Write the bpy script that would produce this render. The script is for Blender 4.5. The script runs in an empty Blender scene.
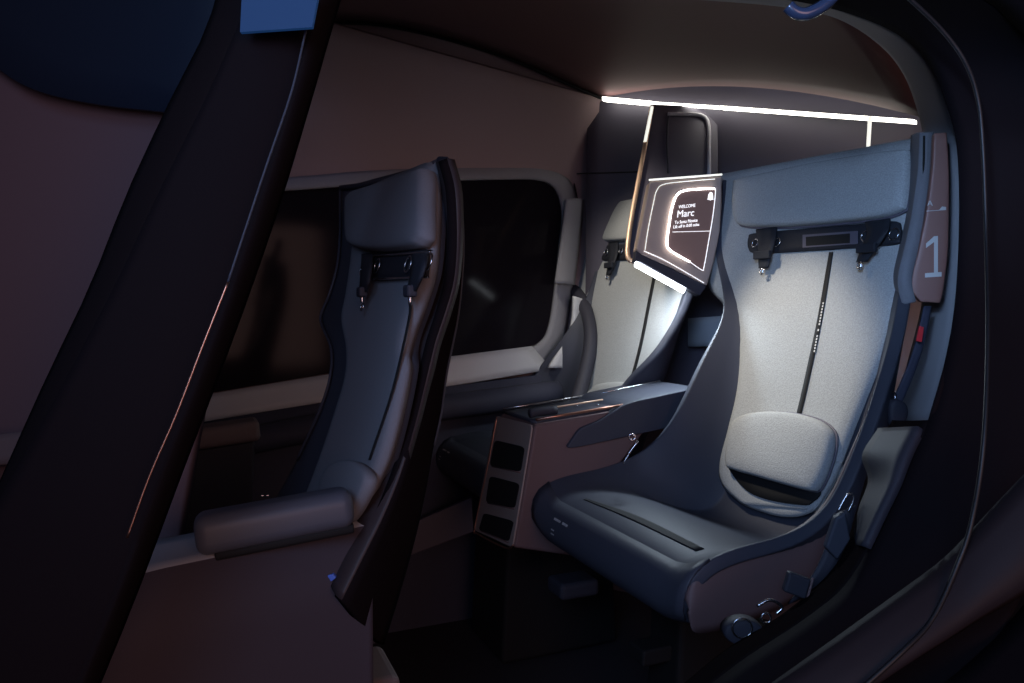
import bpy, bmesh, math, random
from mathutils import Vector, Matrix
random.seed(4)
C = bpy.context.scene.collection
# ------------------------------------------------------------------ camera, world, lights
F = 740.0; A = math.radians(23.2); PH = math.atan(32.5/F)
CP = Vector((0, 0, .85))
RV = Vector((math.cos(A), -math.sin(A), 0)); FH = Vector((math.sin(A), math.cos(A), 0)); ZV = Vector((0, 0, 1))
FV = FH*math.cos(PH) - ZV*math.sin(PH); UV = FH*math.sin(PH) + ZV*math.cos(PH)
cam = bpy.data.objects.new('camera', bpy.data.cameras.new('camera')); C.objects.link(cam)
cam.matrix_world = Matrix(((RV.x, UV.x, -FV.x, CP.x), (RV.y, UV.y, -FV.y, CP.y), (RV.z, UV.z, -FV.z, CP.z), (0, 0, 0, 1)))
cam.data.sensor_width = 36; cam.data.lens = 36*F/1024; cam.data.clip_start = .02
bpy.context.scene.camera = cam
vs = bpy.context.scene.view_settings
vs.view_transform = 'Standard'; vs.look = 'None'; vs.exposure = 0; vs.gamma = 1; vs.use_curve_mapping = False
w = bpy.data.worlds.new('world'); bpy.context.scene.world = w; w.use_nodes = True
w.node_tree.nodes['Background'].inputs[0].default_value = (.52, .44, .68, 1)
w.node_tree.nodes['Background'].inputs[1].default_value = .028

def D(px, py, d):
    "the place in the cabin seen at this point of the photo, d metres ahead"
    return CP + (FV + RV*((px-512)/F) + UV*((341.5-py)/F))*d
def PL(px, py, p0, n):
    r = FV + RV*((px-512)/F) + UV*((341.5-py)/F)
    return CP + r*((Vector(p0)-CP).dot(n)/r.dot(n))
def lamp(name, kind, loc, target, power, col, size=.3, size_y=None, angle=60, blend=.8, spread=180):
    l = bpy.data.lights.new(name, kind); l.energy = power; l.color = col
    if kind == 'AREA':
        l.size = size
        if size_y: l.shape = 'RECTANGLE'; l.size_y = size_y
    if kind == 'SPOT':
        l.spot_size = math.radians(angle); l.spot_blend = blend; l.shadow_soft_size = size
    o = bpy.data.objects.new(name, l); C.objects.link(o); o.location = loc
    o.rotation_euler = (Vector(target)-Vector(loc)).to_track_quat('-Z', 'Y').to_euler()
    if kind == 'AREA': l.spread = math.radians(spread)
    return o
lamp('blue_softbox', 'AREA', (-1.3, -.6, 2.5), (.8, 1.1, .8), 7, (.36, .55, 1), .9)  # unseen softbox, added for the blue light from outside
lamp('warm_softbox', 'AREA', (.3, -1.8, 1.02), (.6, 1.9, 1.25), 14, (1, .58, .52), 1.2)  # unseen softbox, added for the warm red ambient light
lamp('seat_fill_spot', 'SPOT', (.52, 1.30, 1.44), (1.035, 1.08, .73), 36, (1, .91, .77), .04, angle=31, blend=.8)  # unseen spot, added to brighten the middle of the near seat back
lamp('seat_fill_spot', 'SPOT', (.60, 1.55, 1.44), (1.06, 1.66, .86), 14, (1, .92, .78), .04, angle=58, blend=.8)  # second added spot, lifts the far seat; no fixture stands there
lamp('headrest_fill', 'SPOT', (-.25, -.05, 1.22), (1.08, .94, 1.12), 33, (.38, .60, 1), .05, angle=31, blend=.7)  # added narrow fill beside the camera, turns headrest and wing blue
lamp('soft_blue_fill', 'AREA', (-.35, -.25, 1.2), (1.0, 1.1, .8), 2.0, (.38, .58, 1), .5, spread=80)  # added weak blue fill near the camera, not a real lamp

# ------------------------------------------------------------------ materials
def mat(name, col, rough=.5, metal=0, emit=0, ecol=None, noise=0, nscale=600, spec=.5, coat=0, stripes=None, mottle=0):
    m = bpy.data.materials.new(name); m.use_nodes = True; nt = m.node_tree; b = nt.nodes['Principled BSDF']
    b.inputs['Base Color'].default_value = (*col, 1); b.inputs['Roughness'].default_value = rough
    b.inputs['Metallic'].default_value = metal; b.inputs['Specular IOR Level'].default_value = spec
    b.inputs['Coat Weight'].default_value = coat
    if emit:
        b.inputs['Emission Color'].default_value = (*(ecol or col), 1); b.inputs['Emission Strength'].default_value = emit
    tc = nt.nodes.new('ShaderNodeTexCoord')
    if mottle or noise:
        n = nt.nodes.new('ShaderNodeTexNoise'); n.inputs['Scale'].default_value = nscale; n.inputs['Detail'].default_value = 3
        nt.links.new(tc.outputs['Object'], n.inputs['Vector'])
    if mottle:
        mx = nt.nodes.new('ShaderNodeMix'); mx.data_type = 'RGBA'
        mx.inputs[6].default_value = (*[c*(1-mottle) for c in col], 1); mx.inputs[7].default_value = (*[min(1, c*(1+mottle)) for c in col], 1)
        nt.links.new(n.outputs['Fac'], mx.inputs[0]); nt.links.new(mx.outputs[2], b.inputs['Base Color'])
    if noise:
        bp = nt.nodes.new('ShaderNodeBump'); bp.inputs['Strength'].default_value = noise; bp.inputs['Distance'].default_value = .001
        nt.links.new(n.outputs['Fac'], bp.inputs['Height']); nt.links.new(bp.outputs['Normal'], b.inputs['Normal'])
    return m
M = dict(
    fabric=mat('wool_fabric', (.40, .41, .41), .95, noise=.9, nscale=420, mottle=.38, spec=.2),
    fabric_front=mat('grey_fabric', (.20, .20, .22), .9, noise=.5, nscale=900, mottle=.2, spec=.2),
    leather=mat('dark_leather', (.035, .035, .048), .62, noise=.15, nscale=1200, spec=.3),
    leather_blue=mat('navy_leather', (.052, .056, .076), .55, noise=.15, nscale=1200, spec=.28),
    shell=mat('shell_bronze', (.15, .095, .095), .55, spec=.35),
    brown=mat('brown_plastic', (.17, .13, .13), .6, spec=.3),
    panelbrown=mat('wing_bronze', (.27, .125, .10), .45),
    black=mat('black_gloss', (.011, .008, .0095), .7, spec=.03),
    frame=mat('black_frame', (.012, .009, .010), .9, spec=0),
    seal=mat('rubber', (.01, .01, .012), .5),
    void=mat('void', (.004, .004, .005), .8),
    web=mat('webbing', (.012, .014, .022), .7, noise=.5, nscale=800),
    metal=mat('steel', (.6, .6, .62), .25, 1),
    gold=mat('bronze_metal', (.80, .55, .38), .45, .5),
    copper=mat('copper', (.55, .28, .2), .35, 1),
    liner=mat('headliner', (.36, .26, .26), .85, noise=.2, nscale=900),
    linergrey=mat('liner_grey', (.30, .30, .32), .75),
    sill=mat('sill', (.55, .56, .58), .5),
    bulk=mat('bulkhead', (.11, .10, .13), .5),
    ceil=mat('ceiling', (.16, .085, .085), .6, spec=.3),
    glass=mat('tinted_glass', (.012, .010, .014), .10, spec=.05),
    darkblue=mat('dark_blue_trim', (.045, .048, .075), .7, spec=.3),
    carpet=mat('carpet', (.022, .018, .024), .95, noise=.8, nscale=300),
    frost=mat('screen_bezel', (.40, .31, .26), .45),
    screen=mat('screen', (.10, .065, .062), .3, emit=.10, ecol=(.55, .36, .36)),
    glow=mat('white_glow', (1, 1, 1), .5, emit=7, ecol=(1, .97, .95)),
    text=mat('text_glow', (1, 1, 1), .5, emit=1.1, ecol=(1, .98, 1)),
    strip=mat('strip_light', (1, 1, 1), .5, emit=4, ecol=(1, .97, .88)),
    dimstrip=mat('dim_edge', (1, 1, 1), .5, emit=1.0, ecol=(.95, .95, .85)),
    bar=mat('bar_light', (1, 1, 1), .5, emit=14, ecol=(.86, .93, 1)),
    print=mat('grey_print', (.62, .60, .58), .6),
    edge=mat('seat_edge', (.045, .032, .034), .5, spec=.3),
    armpad=mat('armrest_leather', (.085, .09, .115), .5, noise=.15, nscale=1200),
    fascia=mat('bronze_fascia', (.34, .27, .24), .5),
    side=mat('side_trim', (.062, .05, .062), .75, spec=.2),
    chrome=mat('satin_bar', (.62, .60, .64), .4, spec=.8),
    red=mat('red_tag', (.75, .04, .05), .5),
    pane=mat('door_pane', (.012, .02, .04), .35, spec=.3),
    doorpanel=mat('door_panel', (.15, .105, .12), .8, spec=.2),
)
# ------------------------------------------------------------------ mesh helpers
def link(name, V, Fs, m, parent=None, smooth=True, solid=0, bevel=0, off=-1, sub=0):
    me = bpy.data.meshes.new(name)
    o0 = parent_loc(parent)
    me.from_pydata([tuple(Vector(v)-o0) for v in V], [], Fs); me.update()
    bm = bmesh.new(); bm.from_mesh(me); bmesh.ops.remove_doubles(bm, verts=bm.verts, dist=1e-6)
    bmesh.ops.recalc_face_normals(bm, faces=bm.faces); bm.to_mesh(me); bm.free()
    me.materials.append(m)
    for p in me.polygons: p.use_smooth = smooth
    o = bpy.data.objects.new(name, me); C.objects.link(o); o.parent = parent
    if solid:
        s = o.modifiers.new('solid', 'SOLIDIFY'); s.thickness = solid; s.offset = off
    if sub:
        s = o.modifiers.new('sub', 'SUBSURF'); s.levels = sub; s.render_levels = sub
    if bevel:
        b = o.modifiers.new('bevel', 'BEVEL'); b.width = bevel; b.segments = 3; b.limit_method = 'ANGLE'; b.angle_limit = math.radians(35)
    return o
def parent_loc(p):
    v = Vector((0, 0, 0))
    while p is not None: v = v + p.location; p = p.parent
    return v
def thing(name, label, cat, loc, group=None):
    o = bpy.data.objects.new(name, None); o.empty_display_size = .1; C.objects.link(o); o.location = loc
    return tag(o, label, cat, group)
def tag(o, label, cat, group=None):
    o['label'] = label; o['category'] = cat
    if group: o['group'] = group
    return o
def struct(o): o['kind'] = 'structure'; return o
def cr(P, n, closed=False):
    "Catmull-Rom through P, n samples"
    P = [Vector(p) for p in P]; k = len(P); out = []
    segs = k if closed else k-1
    # arc-length weighted
    for i in range(n):
        t = i/(n if closed else n-1)*segs; a = min(int(t), segs-1); f = t-a
        if closed: p0, p1, p2, p3 = P[(a-1) % k], P[a], P[(a+1) % k], P[(a+2) % k]
        else: p0, p1, p2, p3 = P[max(a-1, 0)], P[a], P[min(a+1, k-1)], P[min(a+2, k-1)]
        if not closed and a == 0: p0 = p1*2-p2
        if not closed and a == segs-1: p3 = p2*2-p1
        out.append(.5*((2*p1)+(-p0+p2)*f+(2*p0-5*p1+4*p2-p3)*f*f+(-p0+3*p1-3*p2+p3)*f**3))
    return out
def sheet(name, L, R, m, parent=None, nv=24, nu=10, bulge=0, n=None, solid=.01, off=-1, straight=False, bevel=0, prof=None):
    "surface between two edge curves, bowed by bulge along n, given a thickness"
    if not straight: L = cr(L, nv); R = cr(R, nv)
    else: L = [Vector(p) for p in L]; R = [Vector(p) for p in R]
    V = []; nv = len(L)
    n = Vector(n).normalized() if n is not None else Vector((0, -1, 0))
    for i in range(nv):
        for j in range(nu):
            u = j/(nu-1)
            k = (1-(2*u-1)**2) if prof is None else prof(u)
            V.append(L[i].lerp(R[i], u)+n*bulge*k)
    Fs = [(i*nu+j, i*nu+j+1, (i+1)*nu+j+1, (i+1)*nu+j) for i in range(nv-1) for j in range(nu-1)]
    o = link(name, V, Fs, m, parent, True, 0)
    if solid: orient_solid(o, n, solid, bevel)
    return o
def orient_solid(o, n, t, bevel=0):
    me = o.data; a = Vector((0, 0, 0))
    for p in me.polygons: a += p.normal*p.area
    if a.dot(n) < 0: me.flip_normals()
    s = o.modifiers.new('solid', 'SOLIDIFY'); s.thickness = t; s.offset = -1
    if bevel:
        b = o.modifiers.new('bevel', 'BEVEL'); b.width = bevel; b.segments = 3; b.limit_method = 'ANGLE'; b.angle_limit = math.radians(40)
def pad(name, P, n, h, m, parent=None, N=48, back=.0, closed=True, soft=True, smooth_outline=True, dome=.35):
    "upholstered pad: closed outline, rounded edge, domed front"
    P = cr(P, N, True) if smooth_outline else [Vector(p) for p in P]
    N = len(P); n = Vector(n).normalized(); c = sum(P, Vector())/N
    prof = [(1, -back), (1.0, .35*h), (.985, .6*h), (.955, .78*h), (.90, .86*h), (.8, .92*h), (.6, .97*h), (.3, h)] if soft else [(1, -back), (1, .8*h), (.99, h), (.5, h)]
    V = []
    for s, z in prof: V += [c+(p-c)*s+n*z for p in P]
    V.append(c+n*h); V.append(c-n*back)
    Fs = []
    for k in range(len(prof)-1):
        for i in range(N): j = (i+1) % N; Fs.append((k*N+i, k*N+j, (k+1)*N+j, (k+1)*N+i))
    k = len(prof)-1
    for i in range(N): j = (i+1) % N; Fs.append((k*N+i, k*N+j, len(V)-2)); Fs.append((j, i, len(V)-1))
    return link(name, V, Fs, m, parent)
def prism(name, P, d, m, parent=None, bevel=.002):
    "closed polygon P pushed along vector d"
    P = [Vector(p) for p in P]; d = Vector(d); k = len(P)
    V = P+[p+d for p in P]
    Fs = [tuple(range(k)), tuple(range(2*k-1, k-1, -1))]+[(i, (i+1) % k, k+(i+1) % k, k+i) for i in range(k)]
    return link(name, V, Fs, m, parent, False, 0, bevel)
def box(name, c, s, m, parent=None, bevel=.003, rot=None):
    V = [Vector((x*s[0]/2, y*s[1]/2, z*s[2]/2)) for x in (-1, 1) for y in (-1, 1) for z in (-1, 1)]
    if rot: V = [rot @ v for v in V]
    V = [v+Vector(c) for v in V]
    return link(name, V, [(0, 1, 3, 2), (4, 6, 7, 5), (0, 4, 5, 1), (2, 3, 7, 6), (0, 2, 6, 4), (1, 5, 7, 3)], m, parent, False, 0, bevel)
def tube(name, P, r, m, parent=None, n=40, k=8, closed=False, flat=1, smooth=True):
    P = cr(P, n, closed) if smooth else [Vector(p) for p in P]
    n = len(P); V = []; up = None
    for i in range(n):
        t = (P[(i+1) % n]-P[i-1]) if (closed or 0 < i < n-1) else (P[min(i+1, n-1)]-P[max(i-1, 0)])
        t.normalize()
        if up is None: up = t.orthogonal()
        up = (up-t*up.dot(t)).normalized(); s = t.cross(up)
        for j in range(k):
            a = 2*math.pi*j/k; V.append(P[i]+up*(math.cos(a)*r)+s*(math.sin(a)*r*flat))
    Fs = [(i*k+j, i*k+(j+1) % k, ((i+1) % n)*k+(j+1) % k, ((i+1) % n)*k+j) for i in range(n if closed else n-1) for j in range(k)]
    if not closed: Fs += [tuple(range(k)), tuple(range((n-1)*k, n*k))]
    return link(name, V, Fs, m, parent)
def ring(name, c, n, r, t, m, parent=None):
    n = Vector(n).normalized(); a = n.orthogonal().normalized(); b = n.cross(a)
    return tube(name, [Vector(c)+a*math.cos(q)*r+b*math.sin(q)*r for q in [i*math.pi/6 for i in range(12)]], t, m, parent, 24, 6, True)
def strip_flat(name, pts, wdir, wid, n, t, m, parent=None, nv=16):
    "webbing: centre line pts, widths wid list"
    P = cr(pts, nv); W = [wid[0]+(wid[1]-wid[0])*i/(nv-1) for i in range(nv)]
    wd = Vector(wdir).normalized()
    return sheet(name, [p-wd*w/2 for p, w in zip(P, W)], [p+wd*w/2 for p, w in zip(P, W)], m, parent, nu=4, solid=t, n=n, straight=True)
def text(name, s, o, ex, ey, n, h, m, parent=None, t=.0006):
    "flat lettering: o lower left corner, ex / ey reading and up directions"
    cu = bpy.data.curves.new(name, 'FONT'); cu.body = s; cu.size = h; cu.extrude = t
    tmp = bpy.data.objects.new(name, cu); C.objects.link(tmp)
    bpy.context.view_layer.update()
    me = bpy.data.meshes.new_from_object(tmp.evaluated_get(bpy.context.evaluated_depsgraph_get()))
    C.objects.unlink(tmp); bpy.data.objects.remove(tmp)
    ex = Vector(ex); ey = Vector(ey); n = Vector(n).normalized(); o0 = parent_loc(parent)
    for v in me.vertices: c = v.co.copy(); v.co = Vector(o)+ex*c.x+ey*c.y+n*(c.z+t)-o0
    me.materials.clear(); me.materials.append(m)
    ob = bpy.data.objects.new(name, me); C.objects.link(ob); ob.parent = parent
    return ob

# ------------------------------------------------------------------ the setting
struct(box('floor', (.8, 1.2, -.03), (3.6, 2.6, .04), M['carpet'], bevel=0))
YW = 1.99; nY = Vector((0, -1, 0))
def onW(px, py, y=YW): return PL(px, py, (0, y, 0), nY)
# far side liner
struct(sheet('wall_far', [onW(-120, 700), onW(-120, 400), onW(-120, 150), onW(-100, 60)+Vector((0, -.10, 0)), onW(-60, -30)+Vector((0, -.25, .02))],
      [onW(610, 700), onW(606, 420), onW(596, 240), onW(592, 170)+Vector((0, -.02, 0)), D(600, 99, 2.1)], M['liner'], nu=20, solid=.02, n=(0, -1, 0), nv=30))
# ceiling from far seam to the door header
seam = [D(250, 30, 1.75), D(350, 22, 1.85), D(420, 32, 1.93), D(500, 55, 2.0), D(560, 80, 2.06), D(602, 98, 2.1)]
struct(sheet('ceiling', seam, [D(250, -60, 1.05), D(400, -60, 1.1), D(560, -60, 1.15), D(720, -40, 1.22), D(860, 20, 1.32), D(930, 120, 1.55)], M['ceil'],
      nu=16, solid=.02, n=(0, 0, -1), bulge=-.05, nv=30))
struct(sheet('wall_far_upper', [onW(-100, 62, YW-.10), onW(100, 40, YW-.12), onW(300, 60, YW-.06), onW(450, 80, YW-.03), onW(592, 150, YW-.02)],
      [D(-100, -60, 1.6), D(150, -10, 1.7), D(350, 20, 1.86), D(500, 52, 2.01), D(603, 97, 2.11)], M['liner'], nu=8, solid=.01, n=(0, -1, -.3)))
struct(tube('trim_1', [p+Vector((0, -.004, -.004)) for p in seam], .0035, M['void'], n=60))
struct(tube('trim_2', [onW(x, y, YW-.006) for x, y in ((200, 133), (295, 132), (370, 135), (448, 138), (522, 143), (549, 155), (570, 175), (577, 200), (577, 215))], .0035, M['void'], n=60))
# rear bulkhead
B0 = [D(588, 60, 2.12), D(588, 90, 2.14), D(586, 200, 2.16), D(584, 330, 2.2), D(570, 520, 2.3), D(560, 640, 2.4)]
B1 = [D(985, 92, 1.6), D(985, 118, 1.6), D(990, 200, 1.62), D(990, 330, 1.66), D(985, 520, 1.75), D(980, 640, 1.8)]
struct(sheet('wall_aft', B0, B1, M['bulk'], nu=24, solid=.03, n=(-1, 0, 0), nv=30))
def onB(px, py, off=.0):
    t = min(1, max(0, (px-588)/397)); a = B0[0].lerp(B1[0], 0)
    n = (B1[1]-B0[1]).cross(B0[2]-B0[1]).normalized()
    if n.x > 0: n = -n
    return PL(px, py, B0[1], n)+n*off
struct(tube('trim_4', [onB(578, 174, .006), onB(640, 172, .006)], .002, M['void'], n=6))
struct(sheet('trim_5', [onB(692, 318, .03), onB(692, 346, .03)], [onB(960, 300, .03), onB(960, 345, .03)], M['sill'], nu=8, solid=.01, n=(-1, 0, 0), nv=6))
struct(sheet('trim_15', [D(888, 296, 1.5), D(886, 350, 1.5), D(880, 410, 1.5)], [D(950, 290, 1.45), D(945, 350, 1.45), D(925, 410, 1.45)], M['sill'], nu=4, solid=.01, n=(-1, 0, 0), nv=8))
# far window
win_in = [(120, 200), (290, 190), (400, 182), (500, 179), (541, 180), (557, 190), (563, 215), (560, 247), (556, 285), (550, 325), (541, 342), (520, 350), (447, 357), (330, 373), (210, 393), (120, 410)]
win = tag(link('window_1', *(lambda P: ([p for p in P]+[p+Vector((0, .012, 0)) for p in P], [tuple(range(len(P))), tuple(range(2*len(P)-1, len(P)-1, -1))]+[(i, (i+1) % len(P), len(P)+(i+1) % len(P), len(P)+i) for i in range(len(P))]))([onW(x, y, YW-.02) for x, y in win_in]), M['glass'], None, False), 'long dark tinted window in the far cabin wall', 'window'); struct(win)
# trim band around window
ins = [(447, 357), (520, 350), (541, 342), (550, 325), (556, 285), (560, 247), (563, 215), (557, 190), (541, 180), (500, 179), (400, 182), (290, 190), (120, 200)]
outs = [(447, 386), (535, 372), (562, 352), (568, 325), (573, 285), (577, 250), (578, 212), (571, 182), (548, 168), (505, 165), (400, 168), (290, 177), (120, 186)]
fr = sheet('window_frame', [onW(x, y, YW-.032) for x, y in ins], [onW(x, y, YW-.012) for x, y in outs], M['linergrey'], win, nu=5, solid=.015, n=(0, -1, 0), nv=70, bulge=.006)
fr['label'] = 'pale grey rounded window surround'
sl = sheet('window_sill', [onW(120, 410, YW-.035), onW(210, 394, YW-.035), onW(330, 374, YW-.035), onW(447, 357, YW-.035), onW(532, 346, YW-.035)],
      [onW(120, 437, YW-.06), onW(210, 420, YW-.06), onW(330, 401, YW-.06), onW(447, 386, YW-.06), onW(552, 369, YW-.05)], M['sill'], win, nu=5, solid=.015, n=(0, -1, 0))
sl['label'] = 'pale blue-grey sill under the glass'
# lower far side trim (ledge)
struct(sheet('wall_far_lower', [onW(100, 440, YW-.07), onW(330, 402, YW-.07), onW(447, 387, YW-.07), onW(565, 372, YW-.05)],
      [onW(100, 700, YW-.09), onW(330, 700, YW-.09), onW(447, 690, YW-.09), onW(565, 680, YW-.09)], M['darkblue'], nu=12, solid=.03, n=(0, -1, 0), bulge=.0))
struct(tube('trim_6', [onW(100, 470, YW-.11), onW(330, 425, YW-.11), onW(447, 407, YW-.11), onW(558, 392, YW-.1)], .035, M['darkblue'], n=20, k=12, flat=.9))
# door aperture liner along near side, right of the picture
ap = [(200, -70, .62), (380, -40, .72), (560, -22, .80), (700, -14, .80), (790, 0, .82), (850, 14, .85), (900, 36, .875), (930, 66, .89), (948, 110, .90), (957, 150, .905), (959, 220, .905), (955, 300, .90), (945, 360, .895), (928, 420, .885), (905, 472, .87), (878, 530, .85), (845, 585, .83), (800, 622, .80), (745, 658, .765), (690, 700, .73)]
inn = [(200, -50, .80), (380, -24, .90), (560, -8, .98), (700, 0, .98), (790, 8, .99), (840, 20, 1.0), (878, 44, 1.03), (902, 72, 1.06), (917, 110, 1.08), (925, 150, 1.09), (928, 220, 1.09), (922, 300, 1.08), (908, 360, 1.07), (892, 420, 1.05), (868, 472, 1.03), (850, 530, 1.0), (825, 575, .97), (785, 612, .93), (725, 650, .89), (670, 695, .85)]
nA = Vector((-1, -.3, 0))
mid = 13
def lm(k): return min(1.205, .86+.06*k)
struct(sheet('trim_14', [D(*p) for p in ap[:mid+1]], [D(p[0]+1, p[1]-(1 if k < 8 else 0), lm(k)) for k, p in enumerate(ap[:mid+1])], M['frame'], nu=4, solid=.006, n=nA, nv=80))
struct(sheet('trim_7', [D(p[0]-1, p[1], lm(k)) for k, p in enumerate(ap[:mid+1])], [D(p[0], p[1], lm(k)+.10) for k, p in enumerate(inn[:mid+1])], M['linergrey'], nu=8, solid=.012, n=nA, nv=80, bulge=.012))
struct(sheet('trim_8', [D(*p) for p in ap[mid:]], [D(*p) for p in inn[mid:]], M['frame'], nu=8, solid=.012, n=nA, nv=50, bulge=.008))
out1 = [(200, -150, .52), (380, -100, .62), (560, -70, .70), (700, -70, .71), (820, -60, .72), (930, -30, .74), (1010, 20, .77), (1060, 70, .80), (1090, 120, .82), (1110, 160, .84), (1120, 220, .85), (1120, 300, .85), (1110, 380, .84), (1090, 450, .82), (1060, 520, .79), (1020, 600, .75), (980, 680, .71), (930, 750, .67), (840, 800, .63), (740, 820, .6)]
struct(sheet('wall_near', [D(*p) for p in ap], [D(*p) for p in out1], M['black'], nu=16, solid=.004, n=(0, -1, 0), nv=90, bulge=.02))
out2 = [(200, -700, .40), (800, -700, .48), (1500, -500, .50), (1600, 0, .52), (1600, 300, .52), (1500, 700, .5), (1100, 1100, .42)]
struct(sheet('wall_near_outer', [D(200, -150, .52), D(500, -82, .67), D(760, -70, .70), D(1010, 20, .765), D(1120, 260, .84), D(1040, 580, .76), D(760, 820, .595)], [D(*p) for p in out2], M['black'], nu=16, solid=.03, n=(0, -1, 0), nv=40))
# door seam glints; lower skin reflection painted as a brown sheet
struct(tube('trim_9', [D(x, y, d) for x, y, d in ((900, -10, .76), (940, 28, .78), (965, 62, .79), (978, 100, .80), (983, 150, .805), (986, 230, .80), (988, 330, .74), (984, 440, .69), (972, 520, .685), (957, 566, .682), (933, 618, .665), (904, 650, .65), (860, 690, .64))], .0022, M['seal'], n=100))
struct(sheet('reflection_band', [D(1090, 410, .70), D(1023, 475, .70), D(972, 529, .70), D(940, 561, .70), D(887, 600, .69), D(833, 639, .68), D(740, 705, .66)], [D(1090, 560, .68), D(1023, 596, .67), D(972, 625, .67), D(940, 645, .665), D(915, 660, .66), D(870, 690, .655), D(800, 740, .65)], mat('reflection_brown', (.022, .015, .017), .6, spec=.2), nu=8, solid=.01, n=(0, -1, 0), bulge=.02))

# ------------------------------------------------------------------ near left: door pillar and what lies beyond it
pr = thing('door_pillar', 'glossy black slanting door pillar in the left foreground', 'pillar', D(60, 683, .52)); pr['kind'] = 'structure'
pl_o = [(290, -160, .62), (262, -40, .60), (236, 30, .59), (205, 100, .58), (160, 190, .57), (115, 285, .56), (65, 380, .55), (10, 480, .54), (-60, 600, .53), (-130, 720, .52), (-230, 900, .50)]
pl_i = [(376, -160, .64), (352, -40, .62), (332, 30, .61), (312, 100, .60), (285, 190, .59), (253, 285, .58), (218, 380, .57), (180, 480, .56), (135, 600, .55), (85, 720, .54), (0, 900, .52)]
ex = [(8, 0)]*9
sheet('pillar_face', [D(*p) for p in pl_o], [D(p[0]-13, p[1], p[2]) for p in pl_i], M['black'], pr, nu=12, solid=.02, n=(0, -1, 0), bulge=.006)
sheet('pillar_edge', [D(p[0]-22, p[1], p[2]-.008) for p in pl_i], [D(p[0], p[1], p[2]+.02) for p in pl_i], M['frame'], pr, nu=6, solid=.02, n=(0, -1, 0), bulge=.006)
sheet('pillar_flange', [D(x, p[1], p[2]+.03) for x, p in zip((245, 225, 205, 170, 128, 90, 45, 0, -55, -110, -210), pl_o)], [D(p[0]+4, p[1], p[2]+.004) for p in pl_o], M['frame'], pr, nu=6, solid=.01, n=(0, -1, 0), bulge=.004)
tube('copper_line', [D(228, 282, .555), D(203, 345, .55), D(176, 415, .545), D(150, 475, .54), D(127, 538, .535)], .0009, M['copper'], pr)['label'] = 'thin copper edge line'
tube('edge_bead', [D(308, 20, .588), D(292, 90, .58), D(265, 170, .572), D(228, 282, .56)], .0009, M['leather_blue'], pr)
# blue pane at top between the pillar bars, sky light put in as emission
bp = thing('door_glass', 'small blue pane with sky glow painted in at the top of the slanting pillar', 'glass', D(280, 15, .56)); bp['kind'] = 'structure'
prism('pane', [D(243, -30, .57), D(323, -30, .57), D(312, 27, .57), D(240, 32, .57)], FV*.004, mat('sky_glow_pane', (.006, .02, .06), .8, emit=.10, ecol=(.05, .24, .80)), bp, 0)
# front cabin panel left of pillar
fp = thing('front_door', 'mauve grey front door panel with a curved dark blue pane, left of the pillar', 'door', D(60, 600, 1.0)); fp['kind'] = 'structure'
sheet('door_panel', [D(-150, -80, 1.0), D(-150, 200, 1.0), D(-150, 450, 1.0), D(-150, 760, 1.0)], [D(280, -80, .92), D(240, 200, .92), D(190, 450, .92), D(140, 760, .92)], M['doorpanel'], fp, nu=10, solid=.02, n=(0, -1, 0))
pp = [(-120, -60), (60, -60), (200, -60), (290, -40), (262, 60), (225, 122), (165, 113), (110, 107), (60, 98), (25, 86), (-5, 66), (-60, 20)]
pad('door_pane', [D(x, y, .965-(x+100)*.0002) for x, y in pp], -FV, .004, M['pane'], fp, soft=False)
sheet('door_ledge', [D(-60, 440, .93), D(20, 432, .92), D(40, 428, .91)], [D(-60, 470, .92), D(20, 462, .91), D(30, 458, .9)], M['brown'], fp, nu=5, solid=.02, n=(0, -1, .5))

# ------------------------------------------------------------------ rear seats
Z0 = .85
NB = Vector((-1, 0, .27)).normalized()
ROWS = [  # centre x,z ; rim x,z ; half widths towards the door / the aisle
    (.665, -.455, .65, -.44, .225, .225), (.615, -.447, .605, -.43, .238, .235), (.598, -.428, .597, -.40, .245, .24), (.600, -.387, .602, -.362, .25, .245),
    (.635, -.358, .64, -.334, .25, .245), (.70, -.349, .72, -.326, .25, .245), (.79, -.362, .79, -.318, .252, .245), (.89, -.402, .85, -.285, .252, .215), (.965, -.412, .885, -.225, .252, .18),
    (1.002, -.31, .92, -.165, .25, .176), (1.01, -.20, .955, -.105, .24, .182), (1.04, -.09, 1.0, -.045, .225, .19), (1.072, .01, 1.045, .02, .20, .215),
    (1.107, .13, 1.08, .12, .19, .315), (1.135, .23, 1.105, .22, .18, .33), (1.150, .296, 1.13, .30, .16, .345)]
def shell_pts(rows, yc, dx, dz, nu=25):
    P = []
    for xc, zc, xr, zr, wn, wf in rows:
        r = []
        for j in range(nu):
            u = -1+2*j/(nu-1); s = max(0, (abs(u)-.76)/.24)**1.4
            r.append(Vector((xc+(xr-xc)*s+dx, yc+(u*wn if u < 0 else u*wf), Z0+zc+(zr-zc)*s+dz)))
        P.append(r)
    nv = 64; cols = [cr([P[i][j] for i in range(len(P))], nv) for j in range(nu)]
    G = [[cols[j][i] for j in range(nu)] for i in range(nv)]
    for _ in range(10):
        G = [G[0]]+[[(G[i-1][j]+G[i][j]*2+G[i+1][j])/4 for j in range(nu)] for i in range(1, nv-1)]+[G[-1]]
    return G
def seat_shell(rows, yc, parent, dx=0, dz=0, name='seat_shell', m=None):
    G = shell_pts(rows, yc, dx, dz); nv = len(G); nu = len(G[0])
    V = [p for r in G for p in r]
    o = link(name, V, [(i*nu+j, i*nu+j+1, (i+1)*nu+j+1, (i+1)*nu+j) for i in range(nv-1) for j in range(nu-1)], m or M['leather_blue'], parent)
    orient_solid(o, Vector((-1, 0, 1)), .02, .006)
    return o
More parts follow.
